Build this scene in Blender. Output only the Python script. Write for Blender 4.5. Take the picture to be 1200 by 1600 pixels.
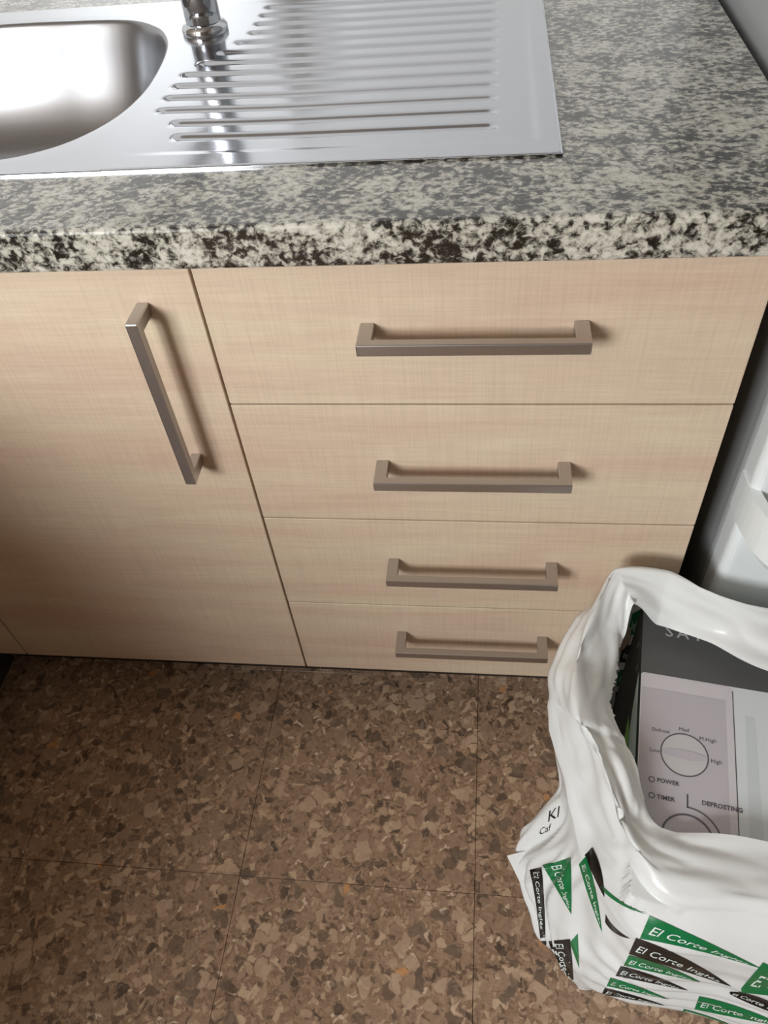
import bpy, bmesh, math, random
from mathutils import Vector, Matrix, noise
from mathutils.bvhtree import BVHTree

random.seed(7)
for o in list(bpy.data.objects):
    bpy.data.objects.remove(o, do_unlink=True)
scene = bpy.context.scene
COL = scene.collection

# ------------------------------------------------------------------ camera
CAM = Vector((0.2714, -0.6254, 1.1684))
YAW, PITCH, ROLL, FPX = -0.1846, 0.8312, -0.1195, 1215.1
def cam_axes():
    cy, sy, cp, sp = math.cos(YAW), math.sin(YAW), math.cos(PITCH), math.sin(PITCH)
    cr, sr = math.cos(ROLL), math.sin(ROLL)
    f = Vector((sy*cp, cy*cp, -sp)); r = Vector((cy, -sy, 0)); u = r.cross(f)
    return cr*r+sr*u, -sr*r+cr*u, f
_r, _u, _f = cam_axes()
cd = bpy.data.cameras.new('camera')
cam = bpy.data.objects.new('camera', cd); COL.objects.link(cam)
cam.matrix_world = Matrix(((_r.x, _u.x, -_f.x, CAM.x), (_r.y, _u.y, -_f.y, CAM.y), (_r.z, _u.z, -_f.z, CAM.z), (0, 0, 0, 1)))
cd.sensor_fit = 'VERTICAL'; cd.sensor_height = 24.0; cd.sensor_width = 18.0
cd.lens = FPX/1600*24.0
cd.clip_start = 0.01; cd.clip_end = 50
scene.camera = cam

# ------------------------------------------------------------------ world and light
w = bpy.data.worlds.new('daylight'); scene.world = w; w.use_nodes = True
w.node_tree.nodes['Background'].inputs[0].default_value = (0.80, 0.90, 1.0, 1)
w.node_tree.nodes['Background'].inputs[1].default_value = 1.0
def area(name, loc, target, sx, sy, power, col):
    l = bpy.data.lights.new(name, 'AREA'); l.shape = 'RECTANGLE'; l.size = sx; l.size_y = sy
    l.energy = power; l.color = col
    o = bpy.data.objects.new(name, l); COL.objects.link(o); o.location = loc
    o.rotation_euler = (Vector(target)-Vector(loc)).to_track_quat('-Z', 'Y').to_euler()
    return o
WX0, WX1, WZ0, WZ1, WY = -1.95, -0.75, 1.15, 2.30, -2.5      # window opening in the wall behind the camera
area('window_daylight', ((WX0+WX1)/2, WY-0.06, (WZ0+WZ1)/2), ((WX0+WX1)/2, 0, (WZ0+WZ1)/2), WX1-WX0, WZ1-WZ0, 95, (0.95, 0.98, 1.0))
vs = scene.view_settings
vs.view_transform = 'Standard'; vs.look = 'None'; vs.gamma = 1.0; vs.use_curve_mapping = False
vs.exposure = 0.65

# ------------------------------------------------------------------ helpers
def lin(c):
    return tuple((x/12.92 if x <= 0.04045 else ((x+0.055)/1.055)**2.4) for x in c)
def rgb(r, g, b):
    return (*lin((r/255, g/255, b/255)), 1)

MATS = {}
def new_mat(name):
    m = bpy.data.materials.new(name); m.use_nodes = True
    nt = m.node_tree; b = nt.nodes['Principled BSDF']; MATS[name] = m
    return m, nt, b
def plain(name, col, rough=0.5, metal=0.0, coat=0.0, spec=0.5):
    m, nt, b = new_mat(name)
    b.inputs['Base Color'].default_value = col; b.inputs['Roughness'].default_value = rough
    b.inputs['Metallic'].default_value = metal; b.inputs['Specular IOR Level'].default_value = spec
    if coat: b.inputs['Coat Weight'].default_value = coat
    return m
def node(nt, t, **kw):
    n = nt.nodes.new(t)
    for k, v in kw.items(): setattr(n, k, v)
    return n
def coords(nt, scale=(1, 1, 1), rot=(0, 0, 0), loc=(0, 0, 0)):
    g = node(nt, 'ShaderNodeNewGeometry'); mp = node(nt, 'ShaderNodeMapping')
    mp.inputs['Scale'].default_value = scale; mp.inputs['Rotation'].default_value = rot; mp.inputs['Location'].default_value = loc
    nt.links.new(g.outputs['Position'], mp.inputs['Vector'])
    return mp.outputs['Vector']
def noise_tex(nt, vec, scale, detail=4, rough=0.55, dist=0.0):
    n = node(nt, 'ShaderNodeTexNoise'); n.inputs['Scale'].default_value = scale; n.inputs['Detail'].default_value = detail
    n.inputs['Roughness'].default_value = rough; n.inputs['Distortion'].default_value = dist
    nt.links.new(vec, n.inputs['Vector']); return n.outputs['Fac']
def ramp(nt, fac, stops, interp='LINEAR'):
    r = node(nt, 'ShaderNodeValToRGB'); r.color_ramp.interpolation = interp
    e = r.color_ramp.elements
    while len(e) < len(stops): e.new(0.5)
    for el, (p, c) in zip(e, stops):
        el.position = p; el.color = c if len(c) == 4 else (*c, 1)
    nt.links.new(fac, r.inputs['Fac']); return r.outputs['Color']
def mix(nt, fac, a, b, mode='MIX'):
    m = node(nt, 'ShaderNodeMix', data_type='RGBA', blend_type=mode)
    if isinstance(fac, (int, float)): m.inputs[0].default_value = fac
    else: nt.links.new(fac, m.inputs[0])
    for s, v in ((6, a), (7, b)):
        if isinstance(v, tuple): m.inputs[s].default_value = v
        else: nt.links.new(v, m.inputs[s])
    return m.outputs[2]
def bump(nt, b, h, strength=0.2, dist=0.001):
    n = node(nt, 'ShaderNodeBump'); n.inputs['Strength'].default_value = strength; n.inputs['Distance'].default_value = dist
    nt.links.new(h, n.inputs['Height']); nt.links.new(n.outputs['Normal'], b.inputs['Normal'])

def make_wood():
    m, nt, b = new_mat('pale_wood_laminate')
    broad = noise_tex(nt, coords(nt, (1.6, 1, 16), loc=(3, 1, 2)), 1.6, 3, 0.5, 0.4)
    c1 = ramp(nt, broad, [(0.30, rgb(203, 177, 155)), (0.5, rgb(209, 188, 165)), (0.70, rgb(213, 197, 171))])
    fine = noise_tex(nt, coords(nt, (4, 1, 95)), 3, 4, 0.6)
    c2 = mix(nt, 0.14, c1, ramp(nt, fine, [(0.32, (0.36, 0.27, 0.22)), (0.62, (1, 1, 1))]), 'MULTIPLY')
    saw = noise_tex(nt, coords(nt, (150, 1, 5)), 2, 4, 0.65)
    c3 = mix(nt, 0.12, c2, ramp(nt, saw, [(0.34, (0.34, 0.24, 0.18)), (0.58, (1, 1, 1))]), 'MULTIPLY')
    nt.links.new(c3, b.inputs['Base Color'])
    b.inputs['Roughness'].default_value = 0.42; b.inputs['Specular IOR Level'].default_value = 0.35
    bump(nt, b, saw, 0.12, 0.0006)
    return m
def make_granite():
    m, nt, b = new_mat('speckled_granite')
    v = coords(nt, (1.0, 1.25, 1.15), rot=(0.0, 0, 0.35))
    big = noise_tex(nt, v, 26, 3, 0.55, 0.3)
    med = noise_tex(nt, v, 118, 5, 0.64, 0.4)
    s = node(nt, 'ShaderNodeMath', operation='MULTIPLY_ADD'); nt.links.new(big, s.inputs[0]); s.inputs[1].default_value = 0.55; nt.links.new(med, s.inputs[2])
    c = ramp(nt, s.outputs[0], [(0.665, (0.011, 0.010, 0.008)), (0.712, (0.06, 0.056, 0.048)), (0.765, (0.24, 0.228, 0.195)), (0.825, (0.46, 0.44, 0.37)), (0.95, (0.62, 0.60, 0.53))])
    spk = noise_tex(nt, coords(nt, (1, 1, 1), loc=(4, 4, 4)), 170, 3, 0.6)
    c2 = mix(nt, 0.55, c, ramp(nt, spk, [(0.34, (0.10, 0.09, 0.08)), (0.46, (1, 1, 1))]), 'MULTIPLY')
    nt.links.new(c2, b.inputs['Base Color'])
    b.inputs['Roughness'].default_value = 0.22; b.inputs['Specular IOR Level'].default_value = 0.7
    b.inputs['Coat Weight'].default_value = 0.5; b.inputs['Coat Roughness'].default_value = 0.12
    bump(nt, b, med, 0.05, 0.0005)
    return m
def make_terrazzo():
    m, nt, b = new_mat('brown_terrazzo')
    base = coords(nt)
    wob = node(nt, 'ShaderNodeTexNoise'); wob.inputs['Scale'].default_value = 55; wob.inputs['Detail'].default_value = 2
    nt.links.new(base, wob.inputs['Vector'])
    wm = node(nt, 'ShaderNodeMix', data_type='RGBA', blend_type='LINEAR_LIGHT'); wm.inputs[0].default_value = 0.012
    nt.links.new(base, wm.inputs[6]); nt.links.new(wob.outputs['Color'], wm.inputs[7])
    vec = wm.outputs[2]
    def chips(scale, size, stops, loc):
        mp = node(nt, 'ShaderNodeMapping'); mp.inputs['Location'].default_value = loc; mp.inputs['Scale'].default_value = (1, 1, 0.0001)
        nt.links.new(vec, mp.inputs['Vector'])
        vo = node(nt, 'ShaderNodeTexVoronoi', feature='F1', voronoi_dimensions='2D'); vo.inputs['Scale'].default_value = scale; vo.inputs['Randomness'].default_value = 1
        nt.links.new(mp.outputs['Vector'], vo.inputs['Vector'])
        ve = node(nt, 'ShaderNodeTexVoronoi', feature='DISTANCE_TO_EDGE', voronoi_dimensions='2D'); ve.inputs['Scale'].default_value = scale
        nt.links.new(mp.outputs['Vector'], ve.inputs['Vector'])
        sep = node(nt, 'ShaderNodeSeparateColor'); nt.links.new(vo.outputs['Color'], sep.inputs[0])
        col = ramp(nt, sep.outputs[0], stops, 'CONSTANT')
        # chip where cell is chosen and away from the edge
        th = node(nt, 'ShaderNodeMath', operation='GREATER_THAN'); nt.links.new(sep.outputs[1], th.inputs[0]); th.inputs[1].default_value = size
        ed = node(nt, 'ShaderNodeMapRange'); ed.inputs[1].default_value = 0.05; ed.inputs[2].default_value = 0.09
        nt.links.new(ve.outputs['Distance'], ed.inputs[0])
        # vary the inset so chips differ in size
        mu = node(nt, 'ShaderNodeMath', operation='MULTIPLY'); nt.links.new(th.outputs[0], mu.inputs[0]); nt.links.new(ed.outputs[0], mu.inputs[1])
        so = node(nt, 'ShaderNodeMath', operation='MULTIPLY'); nt.links.new(mu.outputs[0], so.inputs[0]); so.inputs[1].default_value = 0.72
        return so.outputs[0], col
    matrix = ramp(nt, noise_tex(nt, base, 160, 4, 0.65), [(0.30, rgb(104, 80, 62)), (0.5, rgb(144, 116, 92)), (0.70, rgb(172, 143, 116))])
    blotch = noise_tex(nt, coords(nt, loc=(2, 5, 1)), 5, 2)
    matrix = mix(nt, 0.2, matrix, ramp(nt, blotch, [(0.35, (0.62, 0.46, 0.36)), (0.65, (1, 1, 1))]), 'MULTIPLY')
    m0, c0 = chips(170, 0.45, [(0.0, rgb(82, 63, 50)), (0.25, rgb(132, 104, 80)), (0.5, rgb(166, 136, 110)), (0.78, rgb(190, 160, 130)), (0.96, rgb(222, 198, 170))], (3, 1, 0))
    m1, c1 = chips(82, 0.62, [(0.0, rgb(56, 46, 39)), (0.16, rgb(92, 74, 60)), (0.34, rgb(150, 121, 97)), (0.62, rgb(180, 150, 122)), (0.86, rgb(202, 172, 140)), (0.985, rgb(205, 142, 84))], (0, 0, 0))
    m2, c2 = chips(50, 0.80, [(0.0, rgb(90, 75, 62)), (0.20, rgb(150, 122, 98)), (0.55, rgb(184, 155, 128)), (0.86, rgb(104, 87, 73))], (7, 2, 0))
    col = mix(nt, m0, matrix, c0); col = mix(nt, m1, col, c1); col = mix(nt, m2, col, c2)
    gm = node(nt, 'ShaderNodeGamma'); gm.inputs['Gamma'].default_value = 0.88; nt.links.new(col, gm.inputs['Color'])
    nt.links.new(gm.outputs['Color'], b.inputs['Base Color'])
    b.inputs['Roughness'].default_value = 0.31; b.inputs['Specular IOR Level'].default_value = 0.5
    return m
def make_steel(name, col, rough, streak=(1, 60, 60), amt=0.08):
    m, nt, b = new_mat(name)
    n = noise_tex(nt, coords(nt, streak), 12, 3, 0.6)
    mr = node(nt, 'ShaderNodeMapRange'); mr.inputs[3].default_value = rough-amt/2; mr.inputs[4].default_value = rough+amt
    nt.links.new(n, mr.inputs[0]); nt.links.new(mr.outputs[0], b.inputs['Roughness'])
    b.inputs['Base Color'].default_value = col; b.inputs['Metallic'].default_value = 1.0
    return m
def make_film():
    m, nt, b = new_mat('white_plastic_film')
    b.inputs['Base Color'].default_value = rgb(246, 248, 247); b.inputs['Roughness'].default_value = 0.24
    b.inputs['Specular IOR Level'].default_value = 0.5
    tr = node(nt, 'ShaderNodeBsdfTranslucent'); tr.inputs['Color'].default_value = rgb(228, 232, 230)
    mx = node(nt, 'ShaderNodeMixShader'); mx.inputs[0].default_value = 0.2
    out = nt.nodes['Material Output']
    nt.links.new(b.outputs[0], mx.inputs[1]); nt.links.new(tr.outputs[0], mx.inputs[2]); nt.links.new(mx.outputs[0], out.inputs['Surface'])
    n = noise_tex(nt, coords(nt), 60, 3, 0.5); bump(nt, b, n, 0.10, 0.002)
    return m

WOOD = make_wood(); GRANITE = make_granite(); TERRAZZO = make_terrazzo()
STEEL = make_steel('brushed_steel', rgb(200, 202, 208), 0.13, amt=0.05)
BOWL_STEEL = plain('satin_bowl_steel', rgb(160, 161, 164), 0.30, 1.0)
CHROME = plain('chrome', rgb(205, 208, 212), 0.07, 1.0)
NICKEL = make_steel('satin_nickel', rgb(190, 186, 184), 0.34, (40, 40, 40), 0.05)
FILM = make_film()
CARCASS = plain('carcass_board', rgb(178, 150, 122), 0.6)
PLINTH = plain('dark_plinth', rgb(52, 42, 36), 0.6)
WALL = plain('dimmed_wall_paint', rgb(158, 146, 134), 0.8)  # unseen walls and ceiling, darkened to weaken the bounced light
TILEW = plain('white_wall_tile', rgb(222, 222, 220), 0.25)
GROUT = plain('floor_grout', rgb(100, 80, 62), 0.9)
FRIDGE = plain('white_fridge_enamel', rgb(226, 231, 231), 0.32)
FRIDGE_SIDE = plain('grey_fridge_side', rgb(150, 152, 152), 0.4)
GASKET = plain('fridge_gasket', rgb(120, 124, 124), 0.7)
GREEN = plain('print_green', rgb(12, 112, 62), 0.32)
BLACK = plain('print_black', rgb(20, 20, 20), 0.32)
PWHITE = plain('print_white', rgb(222, 232, 226), 0.35)
BOX_GREY = plain('box_top_lit', rgb(86, 86, 86), 0.35)  # top face greyer than the sides: its lit sheen is in the colour
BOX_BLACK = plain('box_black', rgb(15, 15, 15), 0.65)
CARD = plain('brown_cardboard', rgb(150, 120, 88), 0.8)
MW_PANEL = plain('print_panel_grey', rgb(190, 184, 190), 0.35)
MW_LIGHT = plain('print_panel_light', rgb(208, 203, 208), 0.35)
MW_DOOR = plain('print_door_white', rgb(214, 220, 223), 0.35)
MW_SIDE = plain('print_side_green_white', rgb(186, 200, 194), 0.35)
MW_SHADE = plain('print_shade_grey', rgb(202, 209, 212), 0.35)
MW_INK = plain('print_ink_grey', rgb(84, 82, 86), 0.4)
MW_KNOB = plain('print_knob', rgb(198, 195, 197), 0.35)
MW_RING = plain('print_ring', rgb(92, 90, 92), 0.4)
LIME = plain('print_lime', rgb(108, 176, 42), 0.4)
TEXTG = plain('print_text_grey', rgb(176, 176, 174), 0.4)
GLASS_FR = plain('white_window_frame', rgb(235, 235, 232), 0.4)

def link(name, me, mat, parent=None, smooth=False, bevel=0.0, seg=2):
    o = bpy.data.objects.new(name, me); COL.objects.link(o)
    if mat is not None:
        me.materials.clear(); me.materials.append(mat)
    if parent is not None: o.parent = parent
    if smooth:
        for p in me.polygons: p.use_smooth = True
    if bevel:
        md = o.modifiers.new('bevel', 'BEVEL'); md.width = bevel; md.segments = seg; md.limit_method = 'ANGLE'; md.angle_limit = 0.7
    return o
def from_bm(name, bm, mat, parent=None, **kw):
    bmesh.ops.recalc_face_normals(bm, faces=bm.faces)
    me = bpy.data.meshes.new(name); bm.to_mesh(me); bm.free()
    return link(name, me, mat, parent, **kw)
def add_box(bm, x0, x1, y0, y1, z0, z1, M=None):
    vs_ = [bm.verts.new((x, y, z)) for x in (x0, x1) for y in (y0, y1) for z in (z0, z1)]
    for f in ((0, 1, 3, 2), (4, 6, 7, 5), (0, 4, 5, 1), (2, 3, 7, 6), (0, 2, 6, 4), (1, 5, 7, 3)):
        bm.faces.new([vs_[i] for i in f])
    if M is not None: bmesh.ops.transform(bm, matrix=M, verts=vs_)
    return vs_
def box(name, x0, x1, y0, y1, z0, z1, mat, parent=None, bevel=0.0, seg=2):
    bm = bmesh.new(); add_box(bm, x0, x1, y0, y1, z0, z1)
    return from_bm(name, bm, mat, parent, bevel=bevel, seg=seg)
def pydata(name, verts, faces, mat, parent=None, smooth=False, **kw):
    me = bpy.data.meshes.new(name); me.from_pydata([tuple(v) for v in verts], [], faces); me.update()
    bm = bmesh.new(); bm.from_mesh(me); bmesh.ops.recalc_face_normals(bm, faces=bm.faces); bm.to_mesh(me); bm.free()
    return link(name, me, mat, parent, smooth=smooth, **kw)
def thing(name, label, cat, loc=(0, 0, 0), group=None):
    o = bpy.data.objects.new(name, None); COL.objects.link(o); o.location = loc; o.empty_display_size = 0.05
    return tag(o, label, cat, group)
def tag(o, label, cat, group=None):
    o['label'] = label; o['category'] = cat
    if group: o['group'] = group
    return o
def struct(o, label=None):
    o['kind'] = 'structure'
    if label: o['label'] = label
    return o
def keep(o, parent):
    o.parent = parent; o.matrix_parent_inverse = Matrix.Translation(parent.location).inverted(); return o
def catmull(p0, p1, p2, p3, t):
    return 0.5*((2*p1)+(p2-p0)*t+(2*p0-5*p1+4*p2-p3)*t*t+(3*p1-p0-3*p2+p3)*t*t*t)

# ------------------------------------------------------------------ room shell
RX0, RX1, RY0, RY1, RZ = -2.15, 1.45, WY, 0.72, 2.5
bm = bmesh.new(); add_box(bm, RX0, RX1, RY0, RY1, -0.03, -0.004)
floor = struct(from_bm('floor', bm, GROUT), 'brown speckled terrazzo tile floor')
PT, GAP = 0.338, 0.0007
tile_me = {}
for i in range(-7, 5):
    for j in range(-7, 3):
        x0, x1 = -0.066+i*PT+GAP/2, -0.066+(i+1)*PT-GAP/2
        y0, y1 = -0.29+j*PT+GAP/2, -0.29+(j+1)*PT-GAP/2
        x0, x1, y0, y1 = max(x0, RX0), min(x1, RX1), max(y0, RY0), min(y1, RY1)
        if x1-x0 < 0.01 or y1-y0 < 0.01: continue
        k = (round(x1-x0, 4), round(y1-y0, 4))
        if k not in tile_me:
            b2 = bmesh.new(); add_box(b2, 0, k[0], 0, k[1], -0.004, 0.0)
            bmesh.ops.bevel(b2, geom=[e for e in b2.edges if all(v.co.z > -0.001 for v in e.verts)], offset=0.0003, segments=1, affect='EDGES')
            bmesh.ops.recalc_face_normals(b2, faces=b2.faces)
            me = bpy.data.meshes.new('floor_tile'); b2.to_mesh(me); b2.free(); me.materials.append(TERRAZZO); tile_me[k] = me
        t = bpy.data.objects.new('floor_tile', tile_me[k]); COL.objects.link(t); t.location = (x0, y0, 0); t.parent = floor
struct(box('wall_back', RX0, RX1, RY1, RY1+0.08, 0, RZ, TILEW))
struct(box('wall_left', RX0-0.08, RX0, RY0, RY1, 0, RZ, WALL))
struct(box('wall_right', RX1, RX1+0.08, RY0, RY1, 0, RZ, WALL))
struct(box('ceiling', RX0, RX1, RY0, RY1, RZ, RZ+0.06, WALL))
bm = bmesh.new()
add_box(bm, RX0, WX0, RY0-0.1, RY0, 0, RZ); add_box(bm, WX1, RX1, RY0-0.1, RY0, 0, RZ)
add_box(bm, WX0, WX1, RY0-0.1, RY0, 0, WZ0); add_box(bm, WX0, WX1, RY0-0.1, RY0, WZ1, RZ)
struct(from_bm('wall_front', bm, WALL))
bm = bmesh.new()
for a, b_ in ((WX0, WX0+0.05), (WX1-0.05, WX1), ((WX0+WX1)/2-0.03, (WX0+WX1)/2+0.03)): add_box(bm, a, b_, RY0-0.04, RY0-0.005, WZ0, WZ1)
for a, b_ in ((WZ0, WZ0+0.05), (WZ1-0.05, WZ1)): add_box(bm, WX0, WX1, RY0-0.04, RY0-0.005, a, b_)
struct(from_bm('window_1', bm, GLASS_FR))

# ------------------------------------------------------------------ cabinets
W = 0.521                      # drawer unit width
ZB, ZT = 0.100, 0.806          # bottom and top of the fronts
TH = 0.018
def carcass(parent, x0, x1, ltop=ZT+0.004):
    bm = bmesh.new()
    add_box(bm, x0, x0+0.016, TH+0.002, 0.60, ZB, ltop); add_box(bm, x1-0.016, x1, TH+0.002, 0.60, ZB, ZT+0.004)
    add_box(bm, x0+0.016, x1-0.016, TH+0.002, 0.60, ZB, ZB+0.016); add_box(bm, x0+0.016, x1-0.016, 0.585, 0.60, ZB+0.016, ZT+0.004)
    add_box(bm, x0+0.016, x1-0.016, TH+0.002, 0.12, ZT-0.012, ZT+0.004)
    from_bm('carcass', bm, CARCASS, parent)
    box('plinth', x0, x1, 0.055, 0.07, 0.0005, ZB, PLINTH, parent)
def pull(parent, vertical, cx, cz):
    # square-section bow handle: two posts and a bar
    L, D, wd, bt = 0.215, 0.037, 0.014, 0.010
    pts = []
    bm = bmesh.new()
    prof = [(-L/2, 0), (-L/2, -D), (L/2, -D), (L/2, 0), (L/2-wd, 0), (L/2-wd, -D+bt), (-L/2+wd, -D+bt), (-L/2+wd, 0)]
    h = 0.0062
    lo_ = [bm.verts.new((p[0], p[1], -h)) for p in prof]; hi_ = [bm.verts.new((p[0], p[1], h)) for p in prof]
    n = len(prof)
    for quad in ((0, 1, 6, 7), (1, 2, 5, 6), (2, 3, 4, 5)):
        bm.faces.new([lo_[q] for q in quad]); bm.faces.new([hi_[q] for q in reversed(quad)])
    for q in range(n):
        bm.faces.new([lo_[q], lo_[(q+1) % n], hi_[(q+1) % n], hi_[q]])
    if vertical: bmesh.ops.transform(bm, matrix=Matrix.Rotation(math.pi/2, 4, 'Y'), verts=bm.verts)
    bmesh.ops.translate(bm, vec=(cx, 0, cz), verts=bm.verts)
    return from_bm('handle', bm, NICKEL, parent, bevel=0.0012, seg=2)

# drawer unit
dc = thing('drawer_cabinet', 'pale wood drawer unit with four drawers stacked under the granite worktop', 'cabinet')
carcass(dc, 0.001, W-0.001)
G = 0.0028
edges = [ZT, 0.640, 0.4565, 0.276, ZB]
hz = [0.7355, 0.5530, 0.3755, 0.2050]
for k in range(4):
    g1 = G if k != 1 else 0.0016
    d = box('drawer', G/2, W-G/2, 0, TH, edges[k+1]+(0.0012 if k < 3 else 0), edges[k]-(0.0012 if k else 0), WOOD, dc, bevel=0.0007, seg=1)
    d['label'] = ['top drawer', 'second drawer from the top', 'third drawer from the top', 'bottom drawer'][k]
    pull(d, False, 0.2605, hz[k])

# sink cabinet with one door in view
sc = thing('sink_cabinet', 'pale wood base cabinet below the sink, one door with upright bar handle', 'cabinet')
carcass(sc, -0.472, -0.001, 0.655)
door = box('door', -0.4735, -G/2, 0, TH, ZB, ZT, WOOD, sc, bevel=0.0007, seg=1)
pull(door, True, -0.0565, 0.6605)

# corner filler front beside it and the return run on the left, which shades the floor
cc = thing('corner_cabinet', 'corner cabinet front at the far lower left edge, beside the sink door', 'cabinet')
box('filler_panel', -0.541, -0.4765, 0, TH, ZB, ZT, WOOD, cc, bevel=0.0007, seg=1)
bm = bmesh.new()
add_box(bm, -1.12, -0.476, TH+0.002, 0.60, ZB, ZB+0.016); add_box(bm, -1.12, -1.104, TH+0.002, 0.60, ZB+0.016, ZT+0.004); add_box(bm, -1.104, -0.476, 0.585, 0.60, ZB+0.016, ZT+0.004)
from_bm('carcass', bm, CARCASS, cc)
box('plinth', -0.562, -0.475, 0.055, 0.07, 0.0005, ZB, PLINTH, cc)
rc = thing('side_cabinet', 'base cabinet run along the left wall, turning the corner out of view', 'cabinet')
box('carcass', -1.12, -0.543, -1.25, -0.001, ZB, ZT+0.004, CARCASS, rc)
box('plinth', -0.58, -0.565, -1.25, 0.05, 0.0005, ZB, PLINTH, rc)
for k in range(3):
    y1 = -0.004-k*0.416
    dr = box('door', -0.540, -0.522, y1-0.413, y1, ZB, ZT, WOOD, rc, bevel=0.0007, seg=1)

# ------------------------------------------------------------------ granite worktop with the sink cut-out
CT, CB = 0.8535, 0.8125
SX0, SX1, SY0, SY1 = -0.81, 0.338, 0.0915, 0.640      # sink outline
hx0, hx1, hy0, hy1 = SX0+0.012, SX1-0.012, SY0+0.012, SY1-0.012
bm = bmesh.new()
X = [-1.14, hx0, hx1, 0.549]; Yv = [-0.020, hy0, hy1, 0.718]
for zz in (CT, CB):
    gv = [[bm.verts.new((x, y, zz)) for y in Yv] for x in X]
    for i in range(3):
        for j in range(3):
            if i == 1 and j == 1: continue
            bm.faces.new([gv[i][j], gv[i+1][j], gv[i+1][j+1], gv[i][j+1]])
    if zz == CT: top = gv
    else: bot = gv
for i in range(3):
    for (j) in (0, 3):
        bm.faces.new([top[i][j], top[i+1][j], bot[i+1][j], bot[i][j]])
        bm.faces.new([top[j][i], top[j][i+1], bot[j][i+1], bot[j][i]])
for a, b_ in (((1, 1), (2, 1)), ((2, 1), (2, 2)), ((2, 2), (1, 2)), ((1, 2), (1, 1))):
    bm.faces.new([top[a[0]][a[1]], top[b_[0]][b_[1]], bot[b_[0]][b_[1]], bot[a[0]][a[1]]])
tag(from_bm('granite_worktop', bm, GRANITE, bevel=0.004, seg=3), 'black and cream speckled granite worktop above the drawers', 'worktop')
tag(box('granite_worktop', -1.14, -0.502, -1.27, -0.0215, CB, CT, GRANITE, bevel=0.004, seg=3), 'granite worktop return along the left side, out of view', 'worktop')

# ------------------------------------------------------------------ stainless sink
sink = thing('kitchen_sink', 'stainless steel inset sink with rounded bowl and ribbed drainer', 'sink')
half = [(-0.40, 0.584), (-0.328, 0.580), (-0.229, 0.567), (-0.176, 0.529), (-0.148, 0.484), (-0.132, 0.434), (-0.122, 0.366), (-0.118, 0.290), (-0.128, 0.222), (-0.154, 0.170), (-0.188, 0.140), (-0.232, 0.124), (-0.32, 0.116), (-0.40, 0.115)]
loop = [Vector((x, y, 0)) for x, y in half] + [Vector((-0.80-x, y, 0)) for x, y in reversed(half[1:-1])]
NL = len(loop); rim = []
for i in range(NL):
    for s in range(6):
        rim.append(catmull(loop[i-1], loop[i], loop[(i+1) % NL], loop[(i+2) % NL], s/6))
NR = len(rim); cen = Vector((-0.40, 0.35, 0))
DZ = 0.8560                     # deck plane
XJ = -0.10                      # join between bowl deck and drainer deck
# deck around the bowl
def to_rect(p):
    d = (p-cen).normalized(); best = 1e9
    for lim, c, dd in ((XJ, cen.x, d.x), (SX0, cen.x, d.x), (SY0, cen.y, d.y), (SY1, cen.y, d.y)):
        if abs(dd) > 1e-6:
            t = (lim-c)/dd
            if t > 0: best = min(best, t)
    return cen+d*best
outer = [to_rect(p) for p in rim]
for cx_, cy_ in ((XJ, SY0), (XJ, SY1), (SX0, SY0), (SX0, SY1)):        # snap the nearest one to each corner
    k = min(range(NR), key=lambda q: (outer[q]-Vector((cx_, cy_, 0))).length); outer[k] = Vector((cx_, cy_, 0))
verts, faces = [], []
def ring(pts): 
    s = len(verts); verts.extend(pts); return s
rs = [ring([Vector((p.x, p.y, DZ)) for p in outer]), ring([Vector((*(rim[q]+(outer[q]-rim[q])*0.25).xy, DZ)) for q in range(NR)]),
      ring([Vector((p.x, p.y, DZ-0.0005)) for p in rim])]
for a, b_ in zip(rs, rs[1:]):
    for q in range(NR): faces.append((a+q, a+(q+1) % NR, b_+(q+1) % NR, b_+q))
pydata('deck', verts, faces, STEEL, sink, smooth=False)
# bowl
verts, faces = [], []
prof = [(1.0, -0.0005), (0.992, -0.0015), (0.984, -0.005), (0.976, -0.012), (0.958, -0.03), (0.930, -0.06), (0.89, -0.09), (0.83, -0.118), (0.74, -0.142), (0.62, -0.158), (0.45, -0.168), (0.28, -0.173), (0.10, -0.175)]
rs = []
for s, dz in prof:
    rs.append(ring([Vector((cen.x+(p.x-cen.x)*s, cen.y+(p.y-cen.y)*s, DZ+dz)) for p in rim]))
for a, b_ in zip(rs, rs[1:]):
    for q in range(NR): faces.append((a+q, a+(q+1) % NR, b_+(q+1) % NR, b_+q))
bowl = pydata('bowl', verts, faces, BOWL_STEEL, sink, smooth=True)
# drain plug in the bowl floor
bm = bmesh.new(); bmesh.ops.create_cone(bm, cap_ends=True, segments=40, radius1=0.052, radius2=0.046, depth=0.006)
bmesh.ops.translate(bm, vec=(-0.40, 0.35, DZ-0.173), verts=bm.verts)
keep(from_bm('drain', bm, CHROME, bowl, bevel=0.001), bowl)
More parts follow.
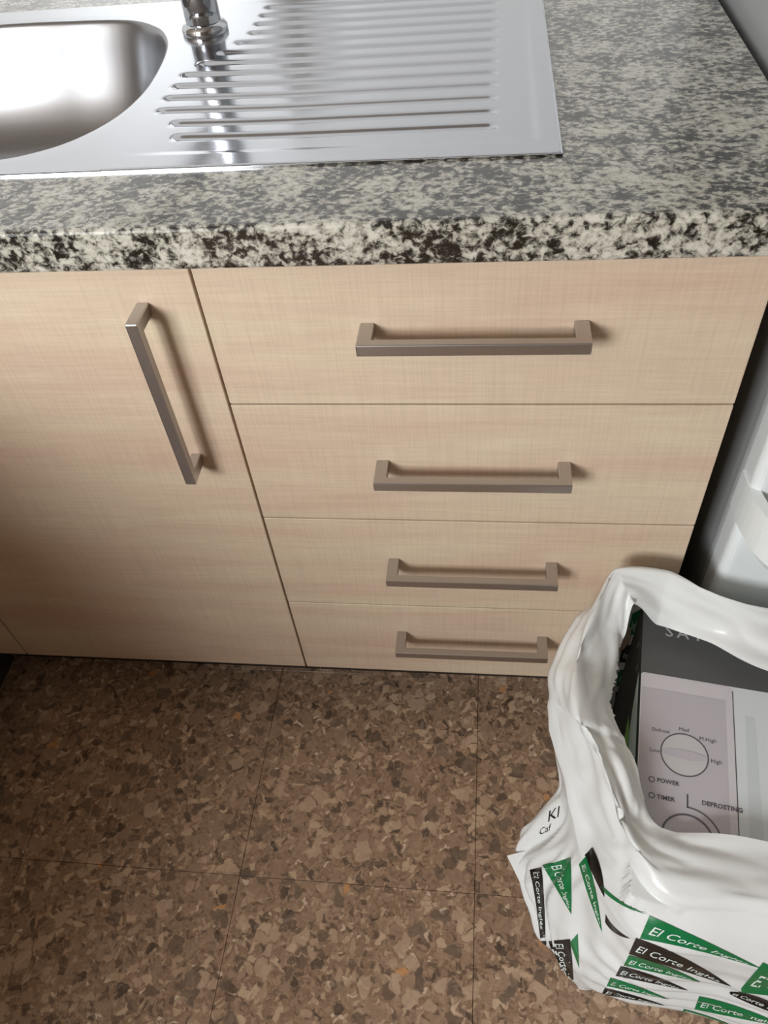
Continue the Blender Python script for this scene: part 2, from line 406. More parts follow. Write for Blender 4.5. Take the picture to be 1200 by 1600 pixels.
# drainer deck: height field with pressed grooves
gx = [XJ+(SX1-XJ)*i/180 for i in range(181)]
gy = [SY0+(SY1-SY0)*j/420 for j in range(421)]
rows = [0.163+0.0352*k for k in range(13)]
lefts = [-0.046, -0.058, -0.084] + [-0.087]*3 + [-0.075, -0.06, -0.045, -0.035, -0.035, -0.035, -0.035]
def sst(a, b_, x):
    t = max(0, min(1, (x-a)/(b_-a))); return t*t*(3-2*t)
def deck_h(x, y):
    z = 0.0
    # pressed basin
    inn = sst(0.322, 0.312, x)*sst(0.120, 0.130, y)*sst(0.617, 0.605, y)*sst(-0.095, 0.06, x)
    z -= 0.0022*inn
    for yc, xl in zip(rows, lefts):
        if abs(y-yc) < 0.011 and yc < 0.59:
            e = 0.5*(1+math.cos(math.pi*min(1, abs(y-yc)/0.0105)))*sst(xl-0.004, xl+0.008, x)*sst(0.284, 0.272, x)
            z -= 0.0036*e
    ed = min(SX1-x, y-SY0, SY1-y)
    z -= 0.0012*sst(0.0025, 0.0, ed)
    return z
verts = [Vector((x, y, DZ+deck_h(x, y))) for x in gx for y in gy]
ny = len(gy)
faces = [(i*ny+j, (i+1)*ny+j, (i+1)*ny+j+1, i*ny+j+1) for i in range(len(gx)-1) for j in range(ny-1)]
pydata('drainer', verts, faces, STEEL, sink, smooth=True)
bm = bmesh.new()
add_box(bm, SX0, SX1, SY0-0.0008, SY0, CT+0.0002, DZ-0.0006); add_box(bm, SX1, SX1+0.0008, SY0, SY1, CT+0.0002, DZ-0.0006)
add_box(bm, SX0, SX1, SY1, SY1+0.0008, CT+0.0002, DZ-0.0006); add_box(bm, SX0-0.0008, SX0, SY0, SY1, CT+0.0002, DZ-0.0006)
from_bm('edge', bm, CHROME, sink)

# ------------------------------------------------------------------ mixer tap
tap = thing('mixer_tap', 'chrome mixer tap standing on the sink beside the bowl', 'tap', (-0.098, 0.497, DZ))
def lathe(name, prof, mat, parent, seg=40, origin=(0, 0, 0)):
    vs_, fs = [], []
    for r_, z_ in prof:
        for q in range(seg):
            a = 2*math.pi*q/seg; vs_.append(Vector((origin[0]+r_*math.cos(a), origin[1]+r_*math.sin(a), origin[2]+z_)))
    for k in range(len(prof)-1):
        for q in range(seg): fs.append((k*seg+q, k*seg+(q+1) % seg, (k+1)*seg+(q+1) % seg, (k+1)*seg+q))
    fs.append(tuple(range(seg))); fs.append(tuple((len(prof)-1)*seg+q for q in range(seg)))
    return pydata(name, vs_, fs, mat, parent, smooth=False, bevel=0)
for o in (lathe('base_ring', [(0.030, -0.001), (0.030, 0.006), (0.027, 0.010), (0.024, 0.012)], CHROME, tap),
          lathe('body', [(0.023, 0.010), (0.0225, 0.06), (0.0225, 0.14), (0.0235, 0.15), (0.0235, 0.19), (0.020, 0.20)], CHROME, tap)):
    for p in o.data.polygons: p.use_smooth = len(p.vertices) == 4
def tube(name, pts, rad, mat, parent, seg=20, closed_caps=True):
    vs_, fs = [], []
    for k, p in enumerate(pts):
        t = (pts[min(k+1, len(pts)-1)]-pts[max(k-1, 0)]).normalized()
        s1 = t.cross(Vector((0.31, 0.95, 0.1))).normalized(); s2 = t.cross(s1)
        r_ = rad[k] if isinstance(rad, list) else rad
        for q in range(seg):
            a = 2*math.pi*q/seg; vs_.append(p+s1*r_*math.cos(a)+s2*r_*math.sin(a))
    for k in range(len(pts)-1):
        for q in range(seg): fs.append((k*seg+q, k*seg+(q+1) % seg, (k+1)*seg+(q+1) % seg, (k+1)*seg+q))
    fs.append(tuple(range(seg))); fs.append(tuple((len(pts)-1)*seg+q for q in range(seg)))
    return pydata(name, vs_, fs, mat, parent, smooth=True)
tube('spout', [Vector((-0.015-0.17*t, -0.10*t, 0.125+0.10*math.sin(t*2.0))) for t in [k/14 for k in range(15)]], 0.012, CHROME, tap)
tube('lever', [Vector((0.0+0.01*t, -0.0+0.10*t, 0.20+0.05*t)) for t in [k/5 for k in range(6)]], [0.012, 0.011, 0.009, 0.008, 0.007, 0.006], CHROME, tap)

# ------------------------------------------------------------------ fridge-freezer
FX0, FX1, FYB, FYF = 0.561, 1.161, 0.028, 0.68
fr = thing('fridge_freezer', 'white fridge freezer with curved handle lip, right of the drawers', 'fridge')
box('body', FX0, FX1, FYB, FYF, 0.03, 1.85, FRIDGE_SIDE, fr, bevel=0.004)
box('foot', FX0+0.03, FX0+0.07, FYB+0.03, FYB+0.07, 0.0005, 0.03, GASKET, fr)
box('foot', FX1-0.07, FX1-0.03, FYB+0.03, FYB+0.07, 0.0005, 0.03, GASKET, fr)
def door_slab(name, z0, z1):
    # slab with softly rounded vertical front edges
    pl = []
    yF, yB, r_ = -0.014, FYB-0.003, 0.012
    pl += [(FX0, yB), (FX1, yB)]
    for k in range(7):
        a = k/6*math.pi/2; pl.append((FX1-r_+r_*math.cos(a), yF+r_-r_*math.sin(a)))
    for k in range(7):
        a = k/6*math.pi/2; pl.append((FX0+r_-r_*math.sin(a), yF+r_-r_*math.cos(a)))
    bm = bmesh.new()
    l0 = [bm.verts.new((x, y, z0)) for x, y in pl]; l1 = [bm.verts.new((x, y, z1)) for x, y in pl]; n = len(pl)
    bm.faces.new(list(reversed(l0))); bm.faces.new(l1)
    for q in range(n): bm.faces.new([l0[q], l0[(q+1) % n], l1[(q+1) % n], l1[q]])
    return from_bm(name, bm, FRIDGE, fr, bevel=0.003)
lower = door_slab('lower_door', 0.05, 0.476)
upper = door_slab('upper_door', 0.496, 1.845)
# the grip: a band that sweeps forward from the left side of the door, with a pocket floor behind it
pl = [(FX0-0.002, 0.020)]
R_ = 0.075
for k in range(13):
    a = k/12*math.pi/2
    pl.append((FX0-0.002+0.036*(1-math.cos(a)), 0.012-0.092*math.sin(a)))
half_n = len(pl)
pl = pl + [(FX0+FX1-x, y) for x, y in reversed(pl)]
inn = []
for k, (x, y) in enumerate(pl):
    p0 = Vector(pl[max(k-1, 0)]); p1 = Vector(pl[min(k+1, len(pl)-1)]); t = (p1-p0).normalized(); nrm = Vector((-t.y, t.x))
    inn.append((x+nrm.x*0.010, y+nrm.y*0.010))
bm = bmesh.new(); zL, zH = 0.456, 0.532
n = len(pl)
def low(k):   # the lower edge of the band is drawn in under the bulge
    return 0.004
Vo0 = [bm.verts.new((pl[k][0]+(inn[k][0]-pl[k][0])*1.4, pl[k][1]+(inn[k][1]-pl[k][1])*1.4, zL-0.004)) for k in range(n)]
Vo1 = [bm.verts.new((pl[k][0], pl[k][1], zL+0.018)) for k in range(n)]
Vo2 = [bm.verts.new((pl[k][0], pl[k][1], zH-0.002)) for k in range(n)]
Vi2 = [bm.verts.new((inn[k][0], inn[k][1], zH)) for k in range(n)]
Vi0 = [bm.verts.new((inn[k][0], inn[k][1], zL+0.034)) for k in range(n)]
for k in range(n-1):
    for A_, B_ in ((Vo0, Vo1), (Vo1, Vo2), (Vo2, Vi2), (Vi2, Vi0)):
        bm.faces.new([A_[k], A_[k+1], B_[k+1], B_[k]])
bm.faces.new(Vi0); bm.faces.new(list(reversed(Vo0)))
for q in (0, n-1): bm.faces.new([Vo0[q], Vo1[q], Vo2[q], Vi2[q], Vi0[q]])
grip = from_bm('handle_lip', bm, FRIDGE, lower, smooth=False)
box('gasket', FX0+0.008, FX1-0.008, FYB-0.004, FYB+0.004, 0.06, 1.84, GASKET, fr)

# ------------------------------------------------------------------ microwave carton in the bag
BO = Vector((0.478, -0.022, 0.0)); TH_ = math.radians(-8.7)
AX = Vector((math.cos(TH_), math.sin(TH_), 0)); BX = Vector((math.sin(TH_), -math.cos(TH_), 0)); HB = 0.33
BW, BD = 0.47, 0.36
def L(a, b_, z): return BO+AX*a+BX*b_+Vector((0, 0, z))
def pix(px, py, z):            # where the measured picture point lies on the height z
    d = _f+_r*((px-600)/FPX)-_u*((py-800)/FPX)
    return CAM+d*((z-CAM.z)/d.z)
def toloc(P):
    d = P-BO; return (d.dot(AX), d.dot(BX))
carton = thing('microwave_carton', 'dark cardboard box printed with a white microwave, inside the plastic bag', 'box', tuple(L(BW/2, BD/2, 0.004)))
def cpart(name, verts, faces, mat, parent=None, **kw):
    o = pydata(name, verts, faces, mat, None, **kw); return keep(o, parent or carton)
Z0 = 0.004
c8 = [L(a, b_, z) for a in (0, BW) for b_ in (0, BD) for z in (Z0, HB)]
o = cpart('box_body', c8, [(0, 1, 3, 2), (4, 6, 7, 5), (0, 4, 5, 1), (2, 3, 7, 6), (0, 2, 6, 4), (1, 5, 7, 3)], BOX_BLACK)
md = o.modifiers.new('bevel', 'BEVEL'); md.width = 0.0015; md.segments = 2
def flat(name, pts_ab, z, mat, parent=None):
    return cpart(name, [L(a, b_, HB+z) for a, b_ in pts_ab], [tuple(range(len(pts_ab)))], mat, parent)
def pab(*pp): return [toloc(pix(x, y, HB)) for x, y in pp]
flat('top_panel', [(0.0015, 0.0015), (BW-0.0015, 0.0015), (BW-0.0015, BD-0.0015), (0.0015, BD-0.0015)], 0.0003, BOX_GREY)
# printed microwave: frame of reference m(s,t): s across, t towards the front, from the measured corner
s0, t0 = toloc(pix(1004, 1050, HB))
s0 = 0.002
def rrect(x0, x1, y0, y1, r_, corners=(1, 1, 1, 1), n=6):
    pts = []
    for (cx, cy, a0), on in zip(((x1-r_, y0+r_, -90), (x1-r_, y1-r_, 0), (x0+r_, y1-r_, 90), (x0+r_, y0+r_, 180)), corners):
        if on:
            for k in range(n+1):
                a = math.radians(a0+90*k/n); pts.append((cx+r_*math.cos(a), cy+r_*math.sin(a)))
        else:
            pts.append((cx+(r_ if cx > (x0+x1)/2 else -r_), cy+(r_ if cy > (y0+y1)/2 else -r_)))
    return pts
mw = flat('printed_microwave', rrect(s0, BW-0.02, t0, BD-0.004, 0.004), 0.0005, MW_DOOR)
mw['label'] = 'printed picture of a white microwave oven'
pR = 0.098
flat('printed_panel_edge', rrect(s0+0.0006, s0+pR+0.0034, t0+0.0006, BD-0.006, 0.006, (1, 0, 0, 1)), 0.0007, MW_LIGHT, mw)
flat('printed_seam', [(s0+pR+0.0032, t0+0.006), (s0+pR+0.0042, t0+0.006), (s0+pR+0.0042, BD-0.006), (s0+pR+0.0032, BD-0.006)], 0.0009, MW_INK, mw)
flat('printed_panel', [(s0+0.0012, t0+0.020), (s0+pR-0.0045, t0+0.020), (s0+pR-0.0045, BD-0.006), (s0+0.0012, BD-0.006)], 0.0009, MW_PANEL, mw)
flat('printed_door_shade', [(s0+pR+0.016, t0+0.035), (s0+pR+0.026, t0+0.035), (s0+pR+0.028, BD-0.006), (s0+pR+0.013, BD-0.006)], 0.0007, MW_SHADE, mw)
def annulus(name, c, ra, rb, z, mat, a0=0, a1=360, n=48, parent=None, sq=1.0):
    vs_, fs = [], []
    for k in range(n+1):
        a = math.radians(a0+(a1-a0)*k/n)
        for r_ in (ra, rb): vs_.append(L(c[0]+r_*math.cos(a), c[1]+r_*math.sin(a)*sq, HB+z))
    for k in range(n): fs.append((2*k, 2*k+1, 2*k+3, 2*k+2))
    return cpart(name, vs_, fs, mat, parent)
def font_mesh(txt, size, spacing=1.0, align='LEFT', shear=0.0, bold=0.0):
    cu = bpy.data.curves.new('t', 'FONT'); cu.body = txt; cu.size = size; cu.align_x = align; cu.space_character = spacing
    cu.resolution_u = 2; cu.shear = shear; cu.offset = bold
    ob = bpy.data.objects.new('t', cu); COL.objects.link(ob)
    bpy.context.view_layer.update()
    me = bpy.data.meshes.new_from_object(ob.evaluated_get(bpy.context.evaluated_depsgraph_get()))
    vs_ = [v.co.copy() for v in me.vertices]; fs = [tuple(p.vertices) for p in me.polygons]
    bpy.data.objects.remove(ob, do_unlink=True); bpy.data.curves.remove(cu); bpy.data.meshes.remove(me)
    return vs_, fs
def top_text(name, txt, a, b_, size, mat, parent, spacing=1.0, align='LEFT', bold=0.0, z=0.0012):
    vs_, fs = font_mesh(txt, size, spacing, align, bold=bold)
    return cpart(name, [L(a+v.x, b_-v.y, HB+z) for v in vs_], fs, mat, parent)
kc = toloc(pix(1069, 1180, HB)); kr = 0.0250
dial = annulus('printed_dial', kc, 0.0, kr, 0.0010, MW_KNOB, parent=mw)
annulus('printed_dial_ring', kc, kr-0.0010, kr+0.0004, 0.0013, MW_RING, parent=mw)
vs_ = []
for k in range(25):
    t = -1+2*k/24; hw = 0.0055*math.sqrt(max(0, 1-t*t)*0.9+0.1*(abs(t) < 0.999))
    vs_ += [L(kc[0]+t*0.0225, kc[1]-hw, HB+0.0014), L(kc[0]+t*0.0225, kc[1]+hw, HB+0.0014)]
cpart('printed_dial_grip', vs_, [(2*k, 2*k+1, 2*k+3, 2*k+2) for k in range(24)], MW_PANEL, mw)
for txt, px, py, sz in (('Defrost', 1018, 1142, 0.0062), ('Med', 1060, 1142, 0.0064), ('M.High', 1092, 1157, 0.0064), ('High', 1110, 1192, 0.0064), ('Low', 1015, 1174, 0.0062)):
    a, b_ = toloc(pix(px, py, HB)); top_text('printed_text', txt, a, b_, sz, MW_INK, mw)
for txt, px, py, sz in (('POWER', 1026, 1222, 0.0066), ('TIMER', 1026, 1248, 0.0066), ('DEFROSTING', 1096, 1258, 0.0068)):
    a, b_ = toloc(pix(px, py, HB)); top_text('printed_text', txt, a, b_, sz, MW_INK, mw, bold=0.0002)
for px, py in ((1018, 1218), (1018, 1243)):
    annulus('printed_symbol', toloc(pix(px, py, HB)), 0.0024, 0.0034, 0.0012, MW_INK, parent=mw, n=20)
k2 = toloc(pix(1074, 1312, HB))
annulus('printed_dial_ring', k2, 0.0245, 0.0265, 0.0012, MW_RING, parent=mw)
annulus('printed_timer_arc', k2, 0.0330, 0.0345, 0.0012, MW_RING, -90, -20, parent=mw)
flat('printed_timer_mark', [(k2[0]-0.0008, k2[1]-0.048), (k2[0]+0.0008, k2[1]-0.048), (k2[0]+0.0008, k2[1]-0.033), (k2[0]-0.0008, k2[1]-0.033)], 0.0012, MW_INK, mw)
a, b_ = toloc(pix(1039, 993, HB))
top_text('printed_brand', 'SATU', a, b_+0.001, 0.0215, TEXTG, None, 1.35, bold=0.0003)
# prints on the left face of the carton (a = 0)
def side(name, pts, mat, off=0.0006):
    return cpart(name, [L(-off, b_, z) for b_, z in pts], [tuple(range(len(pts)))], mat)
side('printed_microwave_side', [(t0, HB-0.001), (t0+0.012, HB-0.022), (t0+0.03, HB-0.046), (t0+0.05, HB-0.062), (BD-0.01, HB-0.066), (BD-0.01, HB-0.001)], MW_SIDE)
side('printed_lime_patch', [(t0+0.018, HB-0.074), (t0+0.045, HB-0.064), (t0+0.12, HB-0.068), (t0+0.12, HB-0.16), (t0+0.05, HB-0.15)], LIME)
for (bb, zz, s_) in ((0.052, HB-0.020, 0.012), (0.083, HB-0.024, 0.012)):
    vs_, fs = font_mesh('I', s_*1.6); cpart('printed_side_text', [L(-0.0009, bb+v.x, zz+v.y) for v in vs_], fs, TEXTG)

# ------------------------------------------------------------------ plastic shopping bag: lofted film
bag = thing('shopping_bag', 'white plastic carrier bag with green and black printed banners, on the floor', 'bag', tuple(L(BW/2, BD/2, 0.0)))
def P(px, py, z): 
    a, b_ = toloc(pix(px, py, z)); return (a, b_, z)
ST = [
 # each station: floor, low, mid, upper, outermost, crest, inner rim   (a, b, z) in the carton's frame
 [(-.008, -.006, .002), (-.010, -.012, .06), (-.012, -.016, .14), (-.014, -.018, .24), (-.026, -.004, .35), P(960, 888, .422), P(990, 942, .395)],
 [(-.012, .07, .002), (-.022, .06, .06), (-.030, .06, .14), (-.040, .06, .24), P(899, 965, .355), P(926, 958, .402), P(974, 1000, .352)],
 [(-.012, .13, .002), (-.026, .125, .06), (-.040, .125, .14), (-.055, .125, .24), P(859, 1048, .325), P(897, 1045, .384), P(961, 1062, .338)],
 [(-.012, .19, .002), (-.034, .19, .06), (-.060, .20, .13), (-.075, .195, .22), P(863, 1125, .310), P(903, 1120, .380), P(957, 1106, .350)],
 [(-.014, .25, .002), (-.050, .255, .05), P(824, 1296, .135), P(880, 1245, .215), P(882, 1210, .295), P(938, 1185, .374), P(992, 1172, .362)],
 [(-.026, .31, .002), P(838, 1440, .05), P(814, 1345, .120), P(868, 1330, .195), P(912, 1310, .270), P(965, 1270, .366), P(1013, 1238, .357)],
 [(-.018, .375, .002), P(868, 1503, .06), P(862, 1440, .13), P(900, 1395, .205), P(935, 1375, .275), P(990, 1325, .362), P(1022, 1284, .350)],
 [(.020, .374, .002), (.022, .388, .06), (.020, .392, .14), (.020, .392, .22), (.022, .385, .295), (.040, .345, .356), (.045, .290, .347)],
 [(.110, .372, .002), (.110, .384, .06), (.110, .388, .14), (.110, .388, .22), (.110, .383, .295), (.105, .345, .360), (.100, .286, .349)],
 [(.220, .372, .002), (.220, .386, .06), (.220, .392, .14), (.220, .392, .22), (.220, .385, .300), (.220, .345, .366), (.215, .284, .352)],
 [(.360, .372, .002), (.360, .382, .06), (.360, .386, .14), (.360, .386, .22), (.360, .380, .300), (.360, .345, .362), (.355, .285, .350)],
 [(.478, .366, .002), (.484, .374, .06), (.488, .378, .14), (.490, .378, .22), (.490, .370, .300), (.475, .330, .366), (.440, .285, .350)],
 [(.482, .180, .002), (.494, .180, .06), (.504, .180, .14), (.510, .180, .22), (.515, .180, .300), (.495, .180, .380), (.445, .180, .352)],
 [(.478, -.004, .002), (.482, -.008, .06), (.484, -.008, .14), (.486, -.008, .22), (.486, -.004, .300), (.470, .020, .375), (.430, .070, .352)],
 [(.330, -.008, .002), (.330, -.010, .06), (.330, -.010, .14), (.330, -.010, .22), (.330, -.008, .300), (.320, .012, .378), (.310, .080, .352)],
 [(.190, -.008, .002), (.190, -.010, .06), (.190, -.010, .14), (.190, -.010, .22), (.185, -.008, .300), (.165, .022, .386), (.150, .088, .352)],
 [(.080, -.008, .002), (.080, -.010, .06), (.080, -.011, .14), (.080, -.012, .24), (.085, -.010, .33), P(1126, 928, .400), P(1110, 1003, .352)],
 [(.030, -.008, .002), (.030, -.010, .06), (.030, -.012, .14), (.030, -.014, .24), (.030, -.012, .34), P(1045, 893, .414), P(1026, 976, .356)],
]
NS, NLV = len(ST), len(ST[0])
CP = [[L(*p) for p in st] for st in ST]
SU, SV = 20, 16
def surf_row(i, ti):
    return [catmull(CP[(i-1) % NS][k], CP[i][k], CP[(i+1) % NS][k], CP[(i+2) % NS][k], ti).lerp(CP[i][k].lerp(CP[(i+1) % NS][k], ti), 0.55 if k >= 4 and i in (0, 1, NS-1, NS-2) else 0.0) for k in range(NLV)]
verts, meta = [], []
for i in range(NS):
    for q in range(SU):
        col_ = surf_row(i, q/SU)
        ext = [col_[0]*2-col_[1]]+col_+[col_[-1]*2-col_[-2]]
        for k in range(NLV-1):
            for t in range(SV):
                verts.append(catmull(ext[k], ext[k+1], ext[k+2], ext[k+3], t/SV).lerp(ext[k+1].lerp(ext[k+2], t/SV), 0.85 if k >= 3 else 0.15)); meta.append((i+q/SU, k+t/SV))
        verts.append(col_[-1].copy()); meta.append((i+q/SU, NLV-1))
NV = (NLV-1)*SV+1; NU = NS*SU
# wrinkles: creases along the film, strongest on the bunched corner
cenb = L(BW/2, BD/2, 0.2)
idx = lambda i, j: (i % NU)*NV+j
disp = []
for i in range(NU):
    for j in range(NV):
        s_, v_ = meta[idx(i, j)]
        p = verts[idx(i, j)]
        tu = verts[idx(i+1, j)]-verts[idx(i-1, j)]; tv = verts[idx(i, min(j+1, NV-1))]-verts[idx(i, max(j-1, 0))]
        nrm = tv.cross(tu); nrm = nrm.normalized() if nrm.length > 1e-9 else Vector((0, 0, 1))
        if j > 0 and v_ < 4 and nrm.dot(p-cenb) < 0: nrm = -nrm
        bunch = math.exp(-((s_-5.0)/1.3)**2)*sst(0.2, 0.8, v_)*sst(4.0, 2.8, v_)
        top_ = sst(3.4, 4.6, v_)
        front = sst(6.2, 7.2, s_)*sst(14, 12, s_)*sst(0.1, 0.6, v_)*sst(4.3, 3.4, v_)
        n1 = noise.noise(Vector((p.x*34, p.y*34, p.z*12))); n2 = 0.22-abs(noise.noise(Vector((s_*2.3+p.z*10, p.z*7, 2.0))))
        n3 = noise.noise(Vector((p.x*14, p.y*14, p.z*16+5)))
        # creases that run along the rim: stretched in the station direction
        cr1 = 0.25-abs(noise.noise(Vector((s_*0.55, v_*2.6, 4.0)))); cr2 = 0.2-abs(noise.noise(Vector((s_*0.6+v_*0.8, v_*2.0-s_*0.6, 11.0))))
        fold = math.sin(p.z*2*math.pi/0.042+2.5*noise.noise(Vector((p.x*7, p.y*7, 3))))*sst(0.30, 0.16, p.z)
        left = sst(0.2, 1.2, s_)*sst(7.0, 5.5, s_)
        lap = sst(3.05, 3.25, s_-0.55*(v_-5))*sst(7.0, 4.5, s_)*top_
        d = 0.002*n1*left+bunch*(0.034*n2+0.003*n1)+top_*(0.012*cr1+0.010*cr2*left+0.004*n3)+front*(0.0035*fold+0.002*n3)+0.007*lap
        if v_ > 5.2 and 0.8 < s_ < 3.4: d += 0.0
        disp.append(nrm*d)
for k in range(len(verts)): verts[k] = verts[k]+disp[k]
for i in range(NU):            # ragged inner edge on the left
    s_ = meta[idx(i, 0)][0]
    if 1.0 < s_ < 3.2:
        k = idx(i, NV-1); verts[k] = verts[k]+(verts[k]-verts[k-4]).normalized()*(0.007*random.random())
for v in verts: v.z = max(v.z, 0.0015)
# keep the film clear of the carton
for k, v in enumerate(verts):
    a, b_ = toloc(v)
    if -0.004 < a < BW+0.004 and -0.004 < b_ < BD+0.004 and v.z < HB+0.006:
        if meta[k][1] > 4.2: v.z = HB+0.006
        else:
            dd = [(a+0.005, -AX), (BW+0.005-a, AX), (b_+0.005, -BX), (BD+0.005-b_, BX)]
            m_ = min(dd, key=lambda e: e[0]); verts[k] = v+m_[1]*m_[0]
faces = [(idx(i, j), idx(i+1, j), idx(i+1, j+1), idx(i, j+1)) for i in range(NU) for j in range(NV-1)]
bvh = BVHTree.FromPolygons(verts, faces)
def bpart(name, vs_, fs, mat, parent=None, smooth=False):
    o = pydata(name, vs_, fs, mat, None, smooth=smooth); return keep(o, parent or bag)
film = bpart('bag_film', verts, faces, FILM, smooth=True)
# a flat bottom for the bag under the carton
bot = [verts[idx(i, 0)] for i in range(NU)]
bpart('bag_bottom', bot, [tuple(range(NU))], FILM)
# a loose tip of film sticking out of the bunched corner
tipA = [P(838, 1325, .135), P(792, 1337, .125), P(812, 1378, .10), P(838, 1440, .07), P(850, 1380, .12)]
tv = [L(*p) for p in tipA]; tv2 = [p+Vector((0.012, -0.002, 0.001)) for p in tv]
bpart('film_tip', tv+tv2, [(0, 1, 2), (0, 2, 4), (2, 3, 4), (5, 7, 6), (5, 9, 7), (7, 9, 8), (0, 5, 6, 1), (1, 6, 7, 2), (2, 7, 8, 3), (3, 8, 9, 4), (4, 9, 5, 0)], FILM)

# printed banners laid on the film: each a tapering pennant with white lettering
def cast(o_, d_):
    hit = bvh.ray_cast(o_, d_, 0.5)
    return None if hit[0] is None else hit[0]-d_*0.0009
def decal(name, pts, fs, origin, direction, mat, parent=None, lift=0.0):
    out, ok = [], []
    for x, y in pts:
        h = cast(origin(x, y), direction)
        ok.append(h is not None); out.append((h-direction*lift) if h is not None else Vector((0, 0, 0)))
    good = [f for f in fs if all(ok[i] for i in f)
            and max((out[f[i]]-out[f[i-1]]).length for i in range(len(f))) < 0.03]
    if not good: return None
    used = sorted({i for f in good for i in f}); mp = {o_: n_ for n_, o_ in enumerate(used)}
    return bpart(name, [out[i] for i in used], [tuple(mp[i] for i in f) for f in good], mat, parent, smooth=True)
def pennant(x0, z1, length, h, mat, origin, direction, flip=1, text=True, nx=26, nz=8, drop=0.35):
    """wide end at x0, top at z1, narrowing to a point at x0+length*flip"""
    def m_(s, t):     # s 0..1 along, t 0..1 from top to bottom
        top_ = z1-h*drop*s*s; bot_ = z1-h+h*(1-drop)*s*0.9
        return (x0+flip*length*s, top_+(bot_-top_)*t)
    pts = [m_(i/nx, j/nz) for i in range(nx+1) for j in range(nz+1)]
    fs = [(i*(nz+1)+j, (i+1)*(nz+1)+j, (i+1)*(nz+1)+j+1, i*(nz+1)+j+1) for i in range(nx) for j in range(nz)]
    o = decal('banner', pts, fs, origin, direction, mat)
    if o is None or not text: return o
    vs_, tf = font_mesh('El Corte Inglés', 1.0, 1.0, shear=0.25, bold=0.012)
    wmax = max(v.x for v in vs_)
    tp = [m_(0.05+0.80*v.x/wmax, 0.80-0.62*v.y) for v in vs_]
    decal('lettering', tp, tf, origin, direction, PWHITE, o, lift=0.0006)
    return o
def cam_hit(px, py):           # the spot on the film that was measured at this place in the photograph
    d = (_f+_r*((px-600)/FPX)-_u*((py-800)/FPX)).normalized()
    loc_, nrm, _i, _d = bvh.ray_cast(CAM, d, 3.0)
    if loc_ is None: return None
    return loc_+(nrm if nrm.dot(d) < 0 else -nrm)*0.0007
def film_print(name, pts, fs, mat, parent=None, lift=0.0):
    out = [cam_hit(*p) for p in pts]
    good = [f for f in fs if all(out[i] is not None for i in f) and max((out[f[i]]-out[f[i-1]]).length for i in range(len(f))) < 0.04]
    if not good: return None
    used = sorted({i for f in good for i in f}); mp = {o_: n_ for n_, o_ in enumerate(used)}
    up_ = -_f*lift
    return bpart(name, [out[i]+up_ for i in used], [tuple(mp[i] for i in f) for f in good], mat, parent, smooth=True)
def measured_banner(tl, bl, tip, mat, ct=None, cb=None, text='El Corte Inglés', tend=0.85, tipw=0.0, nx=28, nz=8):
    """a pennant on the film from its wide end (tl, bl) to its tip; ct and cb bend its two long edges"""
    V = lambda p: Vector((p[0], p[1]))
    tl, bl, tip = V(tl), V(bl), V(tip)
    ct = V(ct) if ct else (tl+tip)/2; cb = V(cb) if cb else (bl+tip)/2
    side_ = (bl-tl).normalized()*tipw
    def bz(p, c, q, t): return p*(1-t)**2+c*2*t*(1-t)+q*t*t
    def m_(s_, t):
        q = bz(tl, ct, tip, s_).lerp(bz(bl, cb, tip+side_, s_), t); return (q.x, q.y)
    pts = [m_(i/nx, j/nz) for i in range(nx+1) for j in range(nz+1)]
    fs = [(i*(nz+1)+j, (i+1)*(nz+1)+j, (i+1)*(nz+1)+j+1, i*(nz+1)+j+1) for i in range(nx) for j in range(nz)]
    o = film_print('banner', pts, fs, mat)
    if o and text:
        vs_, tf = font_mesh(text, 1.0, 1.0, shear=0.2, bold=0.006)
        wm_ = max(v.x for v in vs_)
        film_print('lettering', [m_(0.04+tend*v.x/wm_, 0.74-0.56*v.y) for v in vs_], tf, PWHITE, o, lift=0.0006)
    return o
# front wall, first column then second
measured_banner((1015, 1430), (1000, 1466), (1190, 1513), GREEN, (1115, 1474), (1085, 1480))
measured_banner((994, 1465), (983, 1490), (1143, 1541), BLACK, (1070, 1490), (1050, 1510))
measured_banner((983, 1492), (975, 1508), (1095, 1534), GREEN, (1035, 1503), (1020, 1518))
measured_banner((970, 1509), (962, 1524), (1075, 1547), BLACK, (1020, 1520), (1005, 1533))
measured_banner((954, 1527), (948, 1540), (1045, 1561), GREEN, (1000, 1540), (990, 1549))
measured_banner((945, 1543), (940, 1553), (1040, 1571), BLACK, (990, 1553), (985, 1560))
measured_banner((938, 1556), (935, 1565), (1050, 1590), GREEN, (990, 1568), (985, 1576))
measured_banner((1192, 1503), (1153, 1549), (1330, 1570), GREEN)
measured_banner((1140, 1549), (1140, 1552), (1260, 1600), BLACK, (1190, 1548), (1170, 1570))
measured_banner((1092, 1556), (1085, 1576), (1235, 1606), GREEN, (1150, 1566), (1150, 1590))
measured_banner((1068, 1576), (1062, 1592), (1190, 1622), GREEN, (1120, 1588), (1110, 1606))
fo = lambda a, z: L(a, BD+0.25, z)
for z1, h, m_ in [(0.29, 0.055, GREEN), (0.22, 0.05, BLACK), (0.15, 0.045, GREEN), (0.08, 0.04, BLACK)]:
    pennant(0.300, z1, 0.118, h, m_, fo, -BX)
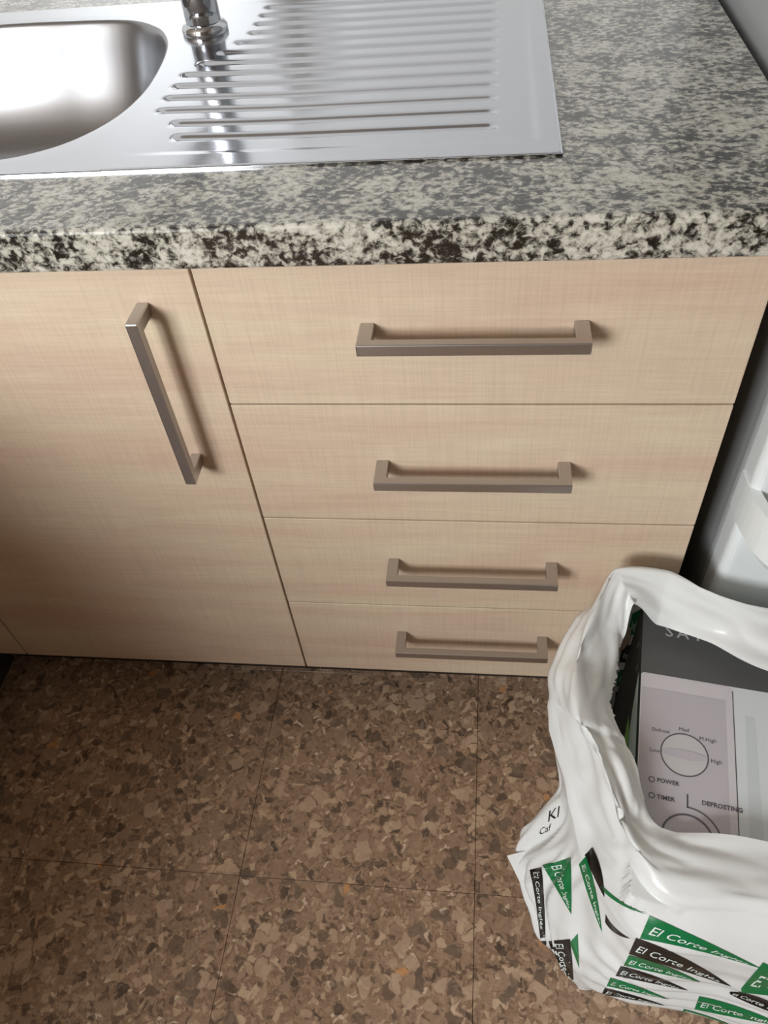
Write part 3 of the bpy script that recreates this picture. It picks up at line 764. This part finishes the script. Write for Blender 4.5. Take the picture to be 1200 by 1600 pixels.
# bunched corner
measured_banner((892, 1340), (848, 1352), (893, 1428), GREEN, (894, 1385), (868, 1385))
measured_banner((846, 1356), (828, 1359), (852, 1464), BLACK, (852, 1400), (838, 1405), tipw=8)
measured_banner((891, 1467), (857, 1470), (897, 1556), BLACK, (896, 1510), (870, 1515))
measured_banner((916, 1338), (905, 1350), (941, 1456), GREEN, (934, 1385), (922, 1410))
measured_banner((926, 1324), (914, 1336), (945, 1402), BLACK, (944, 1355), (930, 1375), text='')
measured_banner((903, 1458), (891, 1472), (905, 1512), GREEN, text='')
measured_banner((854, 1470), (838, 1470), (852, 1492), BLACK, text='')
measured_banner((941, 1383), (939, 1387), (1012, 1428), GREEN, (968, 1412), (962, 1416), text='')
measured_banner((947, 1428), (946, 1440), (985, 1466), BLACK, (955, 1450), (958, 1462), text='')
for txt, px, py, sz, sl in (('Kl', 855, 1285, 22, -0.5), ('Caf', 842, 1305, 13, -0.45)):
    vs_, tf = font_mesh(txt, sz, 1.0, shear=0.3)
    film_print('small_print', [(px+v.x-0.15*v.y, py-v.y+sl*v.x) for v in vs_], tf, BLACK)
# print showing on the inside of the left wall, in the gap beside the carton
def inner_print(quad, mat, text):
    A_, B_, C_, D_ = [Vector(q) for q in quad]      # top left, top right, bottom right, bottom left
    def m_(u_, v_):
        q = A_.lerp(B_, u_).lerp(D_.lerp(C_, u_), v_); return (q.x, q.y)
    n_ = 8
    o = film_print('inner_print', [m_(i/n_, j/n_) for i in range(n_+1) for j in range(n_+1)], [(i*(n_+1)+j, (i+1)*(n_+1)+j, (i+1)*(n_+1)+j+1, i*(n_+1)+j+1) for i in range(n_) for j in range(n_)], mat)
    if o and text:
        vs_, tf = font_mesh(text, 1.0); wm_ = max(v.x for v in vs_)
        film_print('lettering', [m_(0.15+0.7*v.x/wm_, 0.75-0.5*v.y) for v in vs_], tf, PWHITE, o, lift=0.0006)
inner_print(((988, 958), (1004, 950), (1003, 990), (980, 992)), GREEN, 'Inglés')
inner_print(((974, 1008), (999, 1006), (992, 1036), (966, 1034)), BLACK, 'Inglés')
inner_print(((966, 1046), (990, 1046), (984, 1075), (963, 1072)), GREEN, 'Corte')
inner_print(((962, 1080), (984, 1082), (976, 1120), (960, 1112)), BLACK, '')
